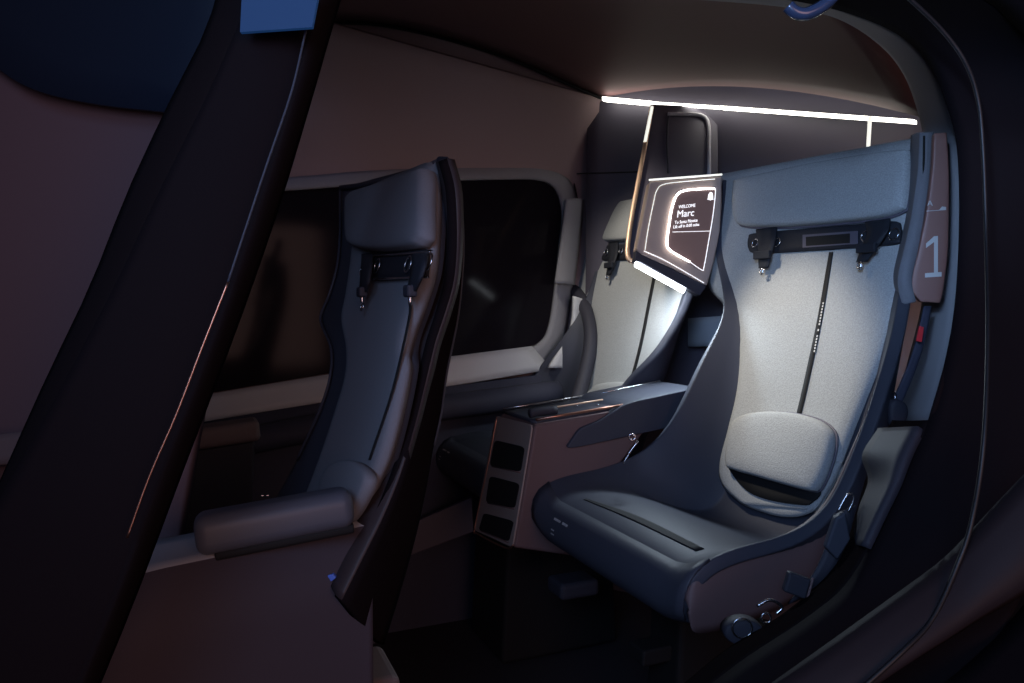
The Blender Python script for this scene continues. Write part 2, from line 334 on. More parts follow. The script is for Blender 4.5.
# ---- near rear seat, number 1
s1 = thing('aircraft_seat', 'near grey rear seat with numeral 1 on its bronze side wing', 'seat', (.85, 1.06, 0))
YC = 1.055
def onS(px, py, off=0.0): return PL(px, py, Vector((1.105, 0, Z0+.112))+NB*off, NB)
seat_shell(ROWS, YC, s1)['label'] = 'navy leather bucket shell'
Lf = [(714, 177), (714, 210), (712, 245), (708, 284), (722, 303), (733, 322), (738, 350), (736, 390), (727, 430), (719, 462), (722, 484), (744, 505)]
Rf = [(927, 138), (922, 190), (915, 235), (908, 285), (900, 312), (890, 342), (876, 376), (863, 408), (850, 440), (842, 462), (830, 488), (812, 511)]
def flatp(u): return min(1, (1-abs(2*u-1))/.12)**.5
bk = sheet('back_cushion', [onS(x, y, .012) for x, y in Lf], [onS(x, y, .012) for x, y in Rf], M['fabric'], s1, nu=24, solid=.02, n=NB, nv=60, bulge=.009, prof=flatp)
bk['label'] = 'light grey woven back cushion'
sheet('cushion_foot', [onS(x, y, .014) for x, y in ((719, 462), (722, 484), (733, 497), (748, 507), (783, 517), (812, 512), (829, 488), (842, 462))],
      [onS(x, y, .016) for x, y in ((731, 467), (735, 478), (744, 489), (757, 496), (786, 504), (806, 504), (818, 488), (832, 462))], M['fabric'], s1, nu=6, solid=.02, n=NB, nv=40, bulge=.004)
pad('support_gap', [onS(x, y, .0215) for x, y in ((731, 462), (733, 474), (748, 491), (769, 500), (800, 505), (812, 503), (820, 488), (780, 470))], NB, .003, M['void'], s1, soft=False)['label'] = 'black opening under the lumbar cushion'
pad('headrest', [onS(x, y, .02) for x, y in ((737, 186), (741, 181), (779, 173), (812, 166), (847, 160), (880, 155), (908, 152), (913, 156), (912, 180), (909, 205), (904, 212), (884, 219), (850, 223), (818, 226), (779, 228), (748, 227), (739, 222), (736, 205))], NB, .024, M['fabric'], s1, back=.004, N=90)
pad('lumbar_cushion', [onS(x, y, .02) for x, y in ((731, 465), (733, 440), (740, 421), (758, 414), (788, 413), (817, 419), (834, 430), (837, 445), (831, 470), (822, 489), (814, 492), (790, 486), (762, 478), (738, 471))], NB, .026, M['fabric'], s1, back=.004, N=72)
tube('headrest_seam', [onS(x, y, .0225) for x, y in ((737, 186), (741, 181), (779, 173), (812, 166), (847, 160), (880, 155), (908, 152), (913, 156), (912, 180), (909, 205), (904, 212), (884, 219), (850, 223), (818, 226), (779, 228), (748, 227), (739, 222), (736, 205))], .0028, M['bulk'], s1, n=120, closed=True)
tube('lumbar_seam', [onS(x, y, .0225) for x, y in ((731, 465), (733, 440), (740, 421), (758, 414), (788, 413), (817, 419), (834, 430), (837, 445), (831, 470), (822, 489), (814, 492), (790, 486), (762, 478), (738, 471))], .0022, M['bulk'], s1, n=100, closed=True)
hp = pad('harness_plate', [onS(x, y, .0205) for x, y in ((750, 238), (756, 234), (800, 230), (860, 225), (896, 222), (902, 228), (902, 238), (896, 245), (850, 249), (800, 252), (758, 254), (750, 249))], NB, .006, M['web'], s1, soft=False, N=80)
hp['label'] = 'black harness plate with a recessed slot'
prism('slot_frame', [onS(803, 235, .0265), onS(858, 231, .0265), onS(858, 244, .0265), onS(803, 248, .0265)], NB*.0015, M['bulk'], hp, .0005)
prism('slot', [onS(806, 237, .028), onS(850, 233.5, .028), onS(850, 243, .028), onS(806, 246, .028)], NB*.0005, M['void'], hp, 0)
for x, y in ((755, 243), (777, 242), (866, 236), (894, 234)): ring('eyelet', onS(x, y, .029), NB, .0085 if x < 800 else .0095, .0014, M['metal'], hp)
tb = sheet('centre_seam', [onS(829, 252, .0225), onS(817, 320, .0225), (onS(803, 385, .0225)), onS(796, 415, .0225)], [onS(833, 252, .0225), onS(822, 320, .0225), onS(808, 385, .0225), onS(801, 415, .0225)], M['void'], s1, nu=3, solid=.001, n=NB)
v0 = onS(814.2, 352, .0245); v1 = onS(822.3, 308, .0245); e = (v1-v0).normalized()
V = []; Fs = []
for k in range(17):
    if k in (6, 8): continue
    p = v0+e*(k*.0056); b = len(V); sd = Vector((0, .0016, 0))
    V += [p-sd, p+sd, p+sd+e*.0036, p-sd+e*.0036]; Fs.append((b, b+1, b+2, b+3))
link('seam_lettering', V, Fs, M['print'], s1, False)
def strap(px, py, bx, by, w0, S, off, parent, dangle=1, wpar=(0, 1, 0), tongue=.010):
    a = S(px, py-8, off); b = S(px, py+4, off+.012); c = S((px+bx)/2, (py+by)/2+2, off+.016); d = S(bx, by, off+.012)
    o = strip_flat('shoulder_strap', [a, b, c, d], wpar, (w0, w0*.42), NB, .003, M['web'], parent)
    box('strap_clip', c+Vector((-.006, 0, -.002)), (.008, w0*.75, .016), M['web'], o, .002)
    ring('strap_ring', d+Vector((-.003, 0, -.006)), NB, .0055, .0013, M['metal'], o)
    tube('strap_tongue', [d, d+Vector((-.002, 0, -.014))], .003, M['metal'], o, n=4, k=6)
    return o
strap(766, 236, 763, 268, .062, onS, .026, s1)
strap(877, 228, 861, 262, .052, onS, .026, s1)
# side wing with numeral
WG = thing  # keep name short
wl = [(924, 135, 1.25), (922, 170, 1.25), (918, 215, 1.245), (910, 252, 1.24), (905, 280, 1.235), (911, 298, 1.23)]
wr = [(934, 132, 1.19), (932, 170, 1.19), (926, 214, 1.185), (918, 252, 1.18), (912, 280, 1.18), (916, 302, 1.175)]
lip = sheet('wing_lip', [D(*p) for p in wl], [D(*p) for p in wr], M['fabric_front'], s1, nu=8, solid=.02, n=(-.6, -.8, 0), nv=40, bulge=.006)
lip['label'] = 'blue-grey padded wing edge'
tube('wing_piping', [D(x-1, y, 1.195) for x, y in ((925, 136), (924, 170), (919, 214), (910, 252), (904, 268), (903, 284))], .0022, M['void'], s1, n=40)
pn = Vector((-.66, -.75, 0)).normalized()
pw0 = D(940, 215, 1.165)
def onP(px, py, off=0): return PL(px, py, pw0+pn*off, pn)
wing = sheet('wing_panel', [onP(x, y) for x, y in ((934, 133), (932, 170), (926, 214), (918, 252), (912, 278), (913, 292), (921, 302))], [onP(x, y) for x, y in ((947, 132), (949, 170), (949, 214), (948, 252), (945, 278), (943, 292), (940, 303))], M['panelbrown'], s1, nu=6, solid=.018, n=pn, nv=30, bevel=.002)
wing['label'] = 'bronze wing panel with numeral'
e1 = onP(944, 276, .001)-onP(922, 276, .001); ex = Vector((e1.x, e1.y, 0)).normalized()
prism('seat_numeral', [onP(x, y, .0008) for x, y in ((925, 277.5), (941.5, 276.5), (941.5, 272), (937.8, 272.3), (937.8, 236), (934, 236.3), (926, 243.5), (926, 248), (934, 242), (934, 272.6), (925, 273.2))], pn*.0008, M['print'], wing, 0)
text('seat_letter', 'A', onP(927, 206, .001), ex*1.0, ZV, pn, .012, M['print'], wing)
prism('wing_glyph', [onP(926, 211.5, .0008), onP(946, 210, .0008), onP(946, 207, .0008), onP(942, 206.5, .0008), onP(939, 210, .0008), onP(926, 210.8, .0008)], pn*.0006, M['print'], wing, 0)
# seat pan details
def onG(G, u, v, off):
    nv = len(G); nu = len(G[0]); i = v*(nv-1); j = u*(nu-1)
    a = min(int(i), nv-2); b = min(int(j), nu-2)
    p = G[a][b].lerp(G[a+1][b], i-a); q = G[a][b+1].lerp(G[a+1][b+1], i-a); r = p.lerp(q, j-b)
    n = (G[a+1][b]-G[a][b]).cross(G[a][b+1]-G[a][b]).normalized()
    if n.dot(Vector((-1, 0, 1))) < 0: n = -n
    return r+n*off, n
G1 = shell_pts(ROWS, YC, 0, 0)
def surf_sheet(name, G, pts0, pts1, off, m, parent, t=.004, nv=24, nu=6):
    a = cr([Vector((u, v, 0)) for u, v in pts0], nv); b = cr([Vector((u, v, 0)) for u, v in pts1], nv)
    V = []
    for i in range(nv):
        for j in range(nu):
            q = a[i].lerp(b[i], j/(nu-1)); V.append(onG(G, q.x, q.y, off)[0])
    o = link(name, V, [(i*nu+j, i*nu+j+1, (i+1)*nu+j+1, (i+1)*nu+j) for i in range(nv-1) for j in range(nu-1)], m, parent)
    orient_solid(o, Vector((-1, 0, 1)), t)
    return o
surf_sheet('cushion_slot', G1, [(.14, .300), (.5, .300), (.8, .292)], [(.14, .314), (.5, .318), (.8, .298)], .0012, M['void'], s1, .001)['label'] = 'narrow black slot across the seat front'
surf_sheet('front_pad', G1, [(.0, .08), (.5, .08), (1, .08)], [(.0, .255), (.5, .255), (1, .255)], .0025, M['leather_blue'], s1, .004)
def seat_text(G, parent, u, v, du):
    "tiny printed lines, too small to read in the photo: short runs of marks"
    for k, (runs, h, vv) in enumerate((((10, 0, 7), .0042, v), ((8,), .0024, v-.030), ((8,), .0024, v-.042))):
        p, n = onG(G, u, vv, .0050); p2, _ = onG(G, u-.1, vv, .0050); q, _ = onG(G, u, vv+.02, .0050)
        e = (p2-p).normalized(); f = (q-p).normalized(); x = 0; V = []; Fs = []
        for r in runs:
            for _ in range(r):
                wv = h*random.choice((.35, .5, .6)); b = len(V)
                V += [p+e*x+n*.0004, p+e*(x+wv)+n*.0004, p+e*(x+wv)+f*h+n*.0004, p+e*x+f*h+n*.0004]; Fs.append((b, b+1, b+2, b+3)); x += wv+h*.2
            if r == 0: x += h*1.6
        link('seat_lettering', V, Fs, M['print'], parent, False)
seat_text(G1, s1, .81, .2, 0)
# near side bronze cheek under the rim
rim = [G1[i][0] for i in range(10, 40)]
low = cr([Vector((x, .80, Z0+z)) for x, z in ((.600, -.415), (.612, -.435), (.66, -.438), (.73, -.430), (.80, -.412), (.86, -.36), (.90, -.29), (.925, -.2))], 30)
ck = sheet('side_cheek', [p+Vector((0, .001, -.004)) for p in rim], low, M['shell'], s1, nu=8, solid=.01, n=(0, -1, 0), straight=True, bulge=.006)
ck['label'] = 'bronze side cheek below the rim'
# base pedestal
prism('seat_base', [(.78, 1.08, .0), (.98, 1.08, .0), (.95, 1.08, .42), (.80, 1.08, .42)], (0, .10, 0), M['void'], s1, .01)
box('foot_rail', (.88, 1.13, .22), (.3, .05, .03), M['void'], s1, .005)
box('base_foot', D(573, 585, 1.55), (.09, .07, .035), M['leather'], s1, .01)

# ---- far rear seat
s2 = thing('aircraft_seat', 'far grey rear seat between the screen partition and the window', 'seat', (.85, 1.74, 0))
YC2 = 1.71
ROWS2 = [(a, b, c, d, (.22 if b < -.3 else .285), (.235 if b < -.3 else .19)) for a, b, c, d, wn, wf in ROWS]
seat_shell(ROWS2, YC2, s2)['label'] = 'navy leather bucket shell'
DX2 = .06
def onS2(px, py, off=0.0): return PL(px, py, Vector((1.105+DX2*0, 0, Z0+.112))+NB*off, NB)
L2 = [(584, 201), (581, 228), (577, 255), (574, 288), (588, 305), (595, 324), (595, 345), (591, 360), (583, 398), (582, 420)]
R2 = [(700, 190), (700, 228), (697, 255), (690, 285), (683, 302), (676, 324), (671, 342), (665, 360), (652, 392), (645, 420)]
sheet('back_cushion', [onS2(x, y, .012) for x, y in L2], [onS2(x, y, .012) for x, y in R2], M['fabric'], s2, nu=20, solid=.02, n=NB, nv=50, bulge=.009, prof=flatp)['label'] = 'light grey woven back cushion'
pad('headrest', [onS2(x, y, .02) for x, y in ((596, 214), (600, 208), (640, 200), (690, 192), (696, 198), (694, 228), (688, 236), (640, 241), (604, 242), (597, 236))], NB, .024, M['fabric'], s2, back=.004)
hp2 = pad('harness_plate', [onS2(x, y, .0205) for x, y in ((603, 250), (608, 246), (650, 243), (690, 240), (694, 246), (692, 256), (650, 259), (608, 261), (603, 257))], NB, .006, M['web'], s2, soft=False)
for x, y in ((606, 252), (621, 251)): ring('eyelet', onS2(x, y, .029), NB, .009, .0016, M['metal'], hp2)
strap(613, 250, 608, 275, .055, onS2, .026, s2)
sheet('centre_seam', [onS2(656, 259, .0225), onS2(648, 300, .0225), onS2(639, 345, .0225), onS2(628.5, 385, .0225)], [onS2(659, 259, .0225), onS2(651, 300, .0225), onS2(642, 345, .0225), onS2(631.5, 385, .0225)], M['void'], s2, nu=3, solid=.001, n=NB)
pad('lumbar_cushion', [onS2(x, y, .02) for x, y in ((588, 400), (594, 392), (604, 385), (626, 383), (641, 388), (645, 395), (640, 425), (590, 430))], NB, .024, M['fabric'], s2, back=.004)
# collar of the far bolster against the wall
tube('side_bolster', [onS2(556, 286, .03), onS2(571, 289, .03), onS2(583, 303, .03), onS2(590, 325, .03), onS2(590, 350, .035), onS2(582, 385, .05), onS2(572, 420, .08)], .02, M['leather'], s2, n=40, k=12)
G2 = shell_pts(ROWS2, YC2, 0, 0)
surf_sheet('front_pad', G2, [(.05, .10), (.5, .10), (.95, .10)], [(.05, .27), (.5, .27), (.95, .27)], .004, M['leather_blue'], s2, .004)
seat_text(G2, s2, .88, .215, 0)
prism('seat_base', [(.66, 1.60, .0), (.98, 1.60, .0), (.95, 1.60, .42), (.68, 1.60, .42)], (0, .22, 0), M['void'], s2, .01)
prism('seat_skirt', [D(410, 524, 1.95), D(472, 497, 1.95), D(474, 532, 1.95), D(410, 556, 1.95)], FV*.03, M['bulk'], s2, .004)
# pillar piece between window and far seat
tr = struct(sheet('trim_11', [onW(566, 199, YW-.07), onW(561, 240, YW-.07), (onW(555, 283, YW-.07))], [onW(584, 199, YW-.05), onW(580, 240, YW-.05), onW(575, 285, YW-.05)], M['linergrey'], nu=8, solid=.02, n=(-.5, -1, 0), bulge=.012))
struct(sheet('trim_12', [onW(574, 296, YW-.09), onW(570, 330, YW-.09), onW(549, 368, YW-.09)], [onW(586, 300, YW-.08), onW(583, 335, YW-.08), onW(575, 368, YW-.08)], M['sill'], nu=5, solid=.015, n=(-.5, -1, 0), bulge=.006))

# ------------------------------------------------------------------ centre console
cs = thing('centre_console', 'bronze centre console with three dark front pockets between the rear seats', 'console', (.8, 1.39, 0))
yN, yF = 1.30, 1.475
def cN(px, py): return PL(px, py, (0, yN, 0), nY)
bt = [cN(535, 425), cN(628, 409), cN(707, 393), cN(709, 416), cN(645, 432), cN(622, 462), cN(612, 510), cN(600, 560), cN(514, 548)]
sh = Vector((0, yF-yN, 0))
bd = prism('console_body', bt, sh, M['shell'], cs, .006); bd['label'] = 'bronze console body'
nf = (bt[0]-bt[-1]).cross(Vector((0, 1, 0))).normalized()
if nf.x > 0: nf = -nf
def onF(px, py, off=0): return PL(px, py, bt[0]+nf*off, nf)
def quad(P, r=.25):
    "rounded corner outline"
    out = []; k = len(P)
    for i in range(k):
        a, b, c = P[i-1], P[i], P[(i+1) % k]
        for t in (0, .33, .67, 1):
            p = b.lerp(a, r*(1-t)).lerp(b.lerp(c, r*t), t); out.append(p)
    return out
fc = prism('front_fascia', quad([onF(497, 416), onF(534, 425), onF(514, 548), onF(475, 530)], .06), nf*.004, M['fascia'], cs, .002); fc['label'] = 'matte bronze front fascia with a bright edge'
tube('fascia_edge', [onF(497, 417, .004), onF(487, 470, .004), onF(475, 527, .004), onF(478, 534, .004), onF(506, 548, .004), onF(513, 545, .004)], .0018, M['copper'], fc, n=50)
for q in ([(495, 440), (525, 447), (521, 472), (490, 466)], [(490, 476), (520, 483.6), (515, 508.5), (486, 502.6)], [(484, 513), (514, 521), (509, 542), (479, 530)]):
    pk = prism('pocket', quad([onF(x, y, .0045) for x, y in q], .15), nf*.001, M['void'], cs, 0); pk['label'] = 'dark open storage pocket'
    tube('pocket_lip', [onF(q[3][0]+2, q[3][1]+.5, .006), onF(q[2][0]-1, q[2][1]+.5, .006)], .0012, M['shell'], pk, n=4)
ty = sheet('tray', [cN(537, 424)+Vector((0, .012, .004)), cN(582, 416)+Vector((0, .012, .004)), cN(626, 408)+Vector((0, .012, .004))], [cN(537, 424)+Vector((0, .165, .004)), cN(582, 416)+Vector((0, .165, .004)), cN(626, 408)+Vector((0, .165, .004))], M['leather_blue'], cs, nu=6, solid=.006, n=ZV)
ty['label'] = 'dark blue glossy tray'
for yy in (.0, .168):
    tube('tray_rail', [cN(537, 423)+Vector((0, yy+.004, .006)), cN(628, 407.5)+Vector((0, yy+.004, .006))], .0028, M['metal'] if yy else M['copper'], cs, n=4)
tube('tray_divider', [cN(547, 420)+Vector((0, .07, .009)), cN(620, 408)+Vector((0, .07, .009))], .002, M['gold'], cs, n=4)
tube('tray_roller', [cN(536, 421)+Vector((0, .03, .010)), cN(545, 420)+Vector((0, .03, .012)), cN(563, 416)+Vector((0, .03, .008))], .009, M['leather'], cs, n=10, k=10)
for x, y, yy in ((590, 414, .06), (605, 411, .03), (574, 416, .1)):
    box('tray_stud', cN(x, y)+Vector((0, yy, .008)), (.006, .003, .003), M['metal'], cs, .0008)
# armrest pad
ar = prism('armrest_pad', quad([cN(626, 408)+Vector((0, -.008, .012)), cN(705, 391)+Vector((0, -.008, .012)), cN(708, 418)+Vector((0, -.008, 0)), cN(563, 450)+Vector((0, -.008, 0)), cN(578, 428)+Vector((0, -.008, 0)), cN(598, 420)+Vector((0, -.008, 0))], .18), Vector((0, .19, 0)), M['leather_blue'], cs, .008)
ar['label'] = 'navy leather armrest pad'
tube('pad_highlight', [cN(626, 407)+Vector((0, .11, .0165)), cN(690, 393)+Vector((0, .11, .0165))], .0013, M['metal'], ar, n=4)  # pale line put in for the highlight along the pad top
rb = thing('belt_buckle', 'small red belt buckle at the aft end of the centre console', 'buckle', D(711, 384, 1.56))
prism('buckle_button', [D(710, 390, 1.56), D(713, 374, 1.56), D(717, 375, 1.56), D(714, 391, 1.56)], FV*.01, M['red'], rb, .001)
prism('buckle_body', [D(704, 402, 1.57), D(710, 389, 1.57), D(716, 391, 1.57), D(711, 404, 1.57)], FV*.012, M['web'], rb, .001)
lt = thing('belt_tongue_hook', 'steel belt tongue and ring hanging below the console armrest', 'belt', D(635, 440, 1.45))
tube('belt_tongue', [D(623, 464, 1.42), D(630, 452, 1.42), D(638, 441, 1.42)], .0022, M['metal'], lt, n=8, k=6)
ring('belt_ring', D(632, 437, 1.42), FV, .006, .0018, M['metal'], lt)

# ------------------------------------------------------------------ screen partition
sp = thing('screen_partition', 'bronze partition wing with a glowing welcome screen between the rear seats', 'partition', D(680, 290, 1.66))
sn = Vector((-.42, -1, .05)).normalized()
s0 = D(680, 225, 1.66)
def onT(px, py, off=0): return PL(px, py, s0+sn*off, sn)
wp = prism('wing_panel', [onT(x, y) for x, y in ((650, 181), (722, 176), (722, 205), (720, 232), (714, 262), (707, 286), (672, 268), (643, 255), (636, 250))], -sn*.045, M['frost'], sp, .004)
wp['label'] = 'warm grey wing panel'
tube('top_edge', [onT(649, 180, .002), onT(722, 174.5, .002)], .0022, M['dimstrip'], sp, n=4)
tube('outline_light', [onT(x, y, .0025) for x, y in ((645, 250), (648, 230), (653, 205), (657, 190), (665, 184), (690, 181), (715, 179))], .0008, M['dimstrip'], sp, n=60)
tube('lower_outline', [onT(x, y, .0025) for x, y in ((644, 251), (662, 259), (682, 270), (704, 283))], .0009, M['text'], sp, n=30)
scr_o = [(676, 194), (680, 190.5), (690, 189), (714, 188), (716, 190), (714, 210), (710, 240), (704, 270), (701, 271), (690, 264), (671, 252), (667, 246), (670, 220)]
sc = prism('screen', [onT(x, y, .001) for x, y in scr_o], sn*.002, M['screen'], sp, .0005); sc['label'] = 'dark screen with white lettering'
tube('screen_glow', [onT(x, y, .0045) for x, y in ((714.5, 188.5), (700, 189), (685, 190.5), (677, 195), (672, 208), (669, 226), (667, 243), (670, 250), (680, 256.5), (690, 262))], .0022, M['glow'], sc, n=80)['label'] = 'bright white outline light'
tube('screen_outline', [onT(x, y, .0045) for x, y in ((690, 262), (702, 270), (704, 267), (708, 245), (713, 215), (715.5, 192), (714.5, 188.5))], .0009, M['text'], sc, n=60)
h0 = onT(676, 222, .004); h1 = onT(700, 219.5, .004); hx = (h1-h0).normalized(); hy = (onT(677, 212, .004)-onT(676, 222, .004)).normalized()
text('screen_lettering', 'WELCOME', onT(678.5, 208.5, .004), hx*.74, hy*.95, sn, .0105, M['text'], sc)
text('screen_lettering', 'Marc', onT(676.5, 217.5, .004), hx*.79, hy*.9, sn, .0245, M['text'], sc)
text('screen_lettering', 'To Santa Monica', onT(674.5, 224, .004), hx*.76, hy, sn, .0100, M['text'], sc)
text('screen_lettering', 'Lift off in 0:00 mins', onT(673, 228.5, .004), hx*.79, hy, sn, .0096, M['text'], sc)
tube('screen_line', [onT(672.5, 232, .0045), onT(711, 231, .0045)], .0006, M['text'], sc, n=4)
bl = prism('bell_icon', [onT(x, y, .0035) for x, y in ((707.6, 199), (708.3, 195), (709.5, 192.6), (711, 192), (712.3, 193), (713, 196), (713, 199), (713.6, 199.6), (711.2, 199.8), (710.4, 200.6), (709.6, 199.8), (707, 199.6))], sn*.0008, M['text'], sc, 0)
lb = prism('light_bar', [onT(636, 261, -.004), onT(686, 288, -.004), onT(684, 293, -.004), onT(635, 266, -.004)], -sn*.012, M['bar'], sp, .001); lb['label'] = 'bright cold white light bar under the wing'
prism('bar_housing', [onT(636, 250, -.004), onT(707, 286, -.004), onT(700, 296, -.004), onT(686, 288, -.004), onT(640, 262, -.004), onT(634, 262, -.004)], -sn*.035, M['leather'], sp, .003)
lamp('bar_light_down', 'AREA', onT(664, 284, -.03), onT(640, 420, -.3), 0.5, (.82, .91, 1), .16, .03, spread=120)
lamp('bar_light_console', 'AREA', D(668, 296, 1.64), D(690, 400, 1.5), .9, (.7, .85, 1), .10, .03, spread=120)
# tall fin with bronze edge
fn = thing('partition_fin', 'tall dark fin with a bronze edge rising from the partition to the ceiling strip', 'partition', D(640, 260, 1.75))
dF = 1.76
f0 = D(653, 104, 1.95); f1 = D(632, 262, 1.74); f2 = D(718, 178, 1.86); fnn = (f1-f0).cross(f2-f0).normalized()
if fnn.y > 0: fnn = -fnn
def onFin(px, py, off=0): return PL(px, py, f0+fnn*off, fnn)
prism('fin_panel', [onFin(x, y) for x, y in ((653, 104), (718, 107), (718, 178), (652, 183), (643, 250), (634, 262), (628, 258), (630, 235), (641, 170))], -fnn*.012, M['bulk'], fn, .002)['label'] = 'dark fin panel'
tube('fin_edge', [onFin(x, y, .004) for x, y in ((652, 106), (646, 140), (639, 178), (632, 215), (628, 243), (628, 257), (633, 261), (640, 252))], .006, M['gold'], fn, n=60)['label'] = 'bronze glowing edge'
tube('fin_recess', [onFin(x, y, .003) for x, y in ((668, 173), (667, 140), (669, 115), (676, 113.5), (700, 114))], .002, M['leather'], fn, n=30)
gh = tube('grab_handle', [onFin(x, y, .006) for x, y in ((668, 114), (685, 114), (700, 115), (707, 120), (709, 132), (709, 150), (709, 176))], .0052, M['chrome'], None, n=50)
tag(gh, 'slim curved bronze grab handle above the welcome screen', 'handle')

# ------------------------------------------------------------------ ceiling light strips
def strip(name, pts, r, label, m='strip'):
    o = tube(name, pts, r, M[m], None, n=len(pts), k=8, flat=.8, smooth=False); tag(o, label, 'light'); return o
a, b, c_, d_ = D(602, 98.5, 2.07), D(652, 103, 2.0), D(718, 107, 1.90), D(914, 121, 1.60)
nS = Vector((-1, -.4, 0)).normalized()
def lstrip(p, q, h0, h1, label):
    o = prism('light_strip', [p+ZV*h0, q+ZV*h0*.9, q-ZV*h1, p-ZV*h1], -nS*.02, M['strip'], None, .001); tag(o, label, 'light'); return o
lstrip(a, b, .006, .006, 'white ceiling light strip, short length at the window end')
lstrip(b.lerp(c_, .02), c_, .004, .003, 'thin white ceiling light strip above the bronze grab handle')
lstrip(c_.lerp(d_, .01), d_, .004, .004, 'long white ceiling light strip over the near rear seat')
v1 = tube('light_strip', [D(870, 117, 1.63), D(868, 150, 1.62)], .004, M['dimstrip'], None, n=4); tag(v1, 'short upright light line dropping from the long ceiling strip', 'light')
v2 = tube('light_strip', [onFin(652, 107, .008), onFin(649, 122, .008), onFin(645, 142, .008)], .0042, M['dimstrip'], None, n=6); tag(v2, 'thin upright light line along the top of the partition fin', 'light')

# ------------------------------------------------------------------ front seat
s3 = thing('aircraft_seat', 'front seat turned edge-on behind the black pillar, dark grey back', 'seat', D(360, 640, .95))
# plane of the front seat's back: near edge at depth .90, aisle edge at 1.22
q0 = D(432, 172, .96); q1 = D(353, 201, 1.28); q2 = D(372, 490, .84)
N3 = (q1-q0).cross(q2-q0).normalized()
if N3.x > 0: N3 = -N3
def on3(px, py, off=0.0): return PL(px, py, q0+N3*off, N3)
Ls = [(340, 188), (340, 210), (340, 237), (337, 266), (329, 295), (320.5, 319), (331, 348), (330, 377), (319, 412), (297, 460), (275, 500), (262, 530)]
Rs = [(436, 162), (436, 200), (434, 240), (430, 272), (420, 305), (411, 330), (407, 348), (407, 367), (398, 412), (385, 460), (368, 500), (350, 545)]
back3 = sheet('seat_shell', [on3(x, y) for x, y in Ls], [on3(x, y) for x, y in Rs], M['leather_blue'], s3, nu=24, solid=.015, n=N3, nv=60, bulge=-.0, prof=lambda u: 1)
back3['label'] = 'dark navy back shell'
Lc = [(353, 195), (353, 215), (353, 237), (350, 266), (346, 295), (342, 319), (347, 348), (346, 377), (336, 412), (320, 460), (305, 500), (295, 530)]
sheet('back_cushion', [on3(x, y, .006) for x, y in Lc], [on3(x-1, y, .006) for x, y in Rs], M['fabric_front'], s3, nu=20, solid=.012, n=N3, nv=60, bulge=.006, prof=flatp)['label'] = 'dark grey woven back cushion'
tube('edge_piping', [on3(x, y, .004) for x, y in Ls[:-2]], .0022, M['leather_blue'], s3, n=70)
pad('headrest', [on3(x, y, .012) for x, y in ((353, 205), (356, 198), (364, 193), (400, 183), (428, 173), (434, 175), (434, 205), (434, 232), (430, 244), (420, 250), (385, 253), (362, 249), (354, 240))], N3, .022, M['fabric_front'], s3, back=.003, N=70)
hp3 = pad('harness_plate', [on3(x, y, .012) for x, y in ((371, 256), (376, 254), (428, 251), (430, 253), (429, 276), (425, 278), (376, 280), (371, 277))], N3, .004, M['web'], s3, soft=False)
tube('plate_rail', [on3(372, 256, .018), on3(430, 252, .018)], .0014, M['metal'], hp3, n=4)
tube('plate_rail', [on3(372, 279, .018), on3(428, 277, .018)], .0014, M['metal'], hp3, n=4)
for x, y in ((363, 268), (377, 266), (408, 264), (428, 262)): ring('eyelet', on3(x, y, .020), N3, .010, .0012, M['metal'], hp3)
wd3 = (q1-q0).normalized()
def strap3(P, w0, name='shoulder_strap'):
    o = strip_flat(name, [on3(x, y, f) for x, y, f in P], wd3, (w0, w0*.55), N3, .003, M['web'], s3)
    e = on3(P[-1][0], P[-1][1], P[-1][2])
    box('strap_clip', e, (.012, .022, .014), M['leather'], o, .003)
    return o, e
o3, e3 = strap3([(367, 253, .014), (366, 262, .028), (364, 280, .03), (362, 292, .026)], .055)
tube('strap_tongue', [e3, e3+Vector((0, 0, -.01)), e3+Vector((0, 0, -.014))], .0025, M['metal'], o3, n=5)
ring('tongue_ring', e3+Vector((0, 0, -.020)), N3, .005, .0013, M['metal'], o3)
o3, e3 = strap3([(419, 250, .014), (419, 260, .028), (415, 277, .03), (410, 291, .026)], .05)
tube('strap_tongue', [e3, e3+Vector((0, 0, -.016))], .002, M['metal'], o3, n=5)
sheet('centre_seam', [on3(x, y, .0135) for x, y in ((409, 303), (407, 322), (391, 391), (368, 460))], [on3(x+2, y, .0135) for x, y in ((409, 303), (407, 322), (391, 391), (368, 460))], M['void'], s3, nu=3, solid=.001, n=N3)
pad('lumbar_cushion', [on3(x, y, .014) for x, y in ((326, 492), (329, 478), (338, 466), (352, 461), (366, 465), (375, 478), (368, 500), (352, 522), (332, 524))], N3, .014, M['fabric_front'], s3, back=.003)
# near side thickness of the shell: bronze edge then the dark flank
ed0 = [(434, 164, .955), (437, 200, .95), (436, 240, .94), (431, 272, .93), (421, 305, .925), (412, 330, .92), (407, 348, .915), (408, 367, .905), (399, 412, .885), (386, 460, .86), (366, 500, .84), (345, 545, .815), (330, 582, .80)]
ed1 = [(447, 158, .91), (455, 190, .90), (457, 240, .895), (454, 280, .885), (446, 310, .88), (436, 340, .875), (431, 360, .87), (425, 385, .865), (415, 425, .85), (402, 470, .83), (384, 515, .81), (362, 560, .79), (342, 600, .775)]
ed2 = [(456, 175, 1.0), (461, 205, 1.0), (463, 245, 1.0), (461, 285, 1.0), (457, 320, .99), (451, 350, .985), (446, 375, .98), (441, 412, .97), (434, 445, .96), (426, 490, .95), (415, 540, .93), (398, 600, .90), (384, 645, .88)]
sheet('shell_edge', [D(*p) for p in ed0], [D(*p) for p in ed1], M['edge'], s3, nu=8, solid=.012, n=(-.5, -.9, 0), nv=60, bulge=.006)['label'] = 'bronze outer edge'
prism('shell_crown', [D(436, 158, .945), D(439, 155.5, .94), D(448, 156, .915), D(451, 166, .915), D(438, 172, .94)], FV*.03, M['leather'], s3, .003)
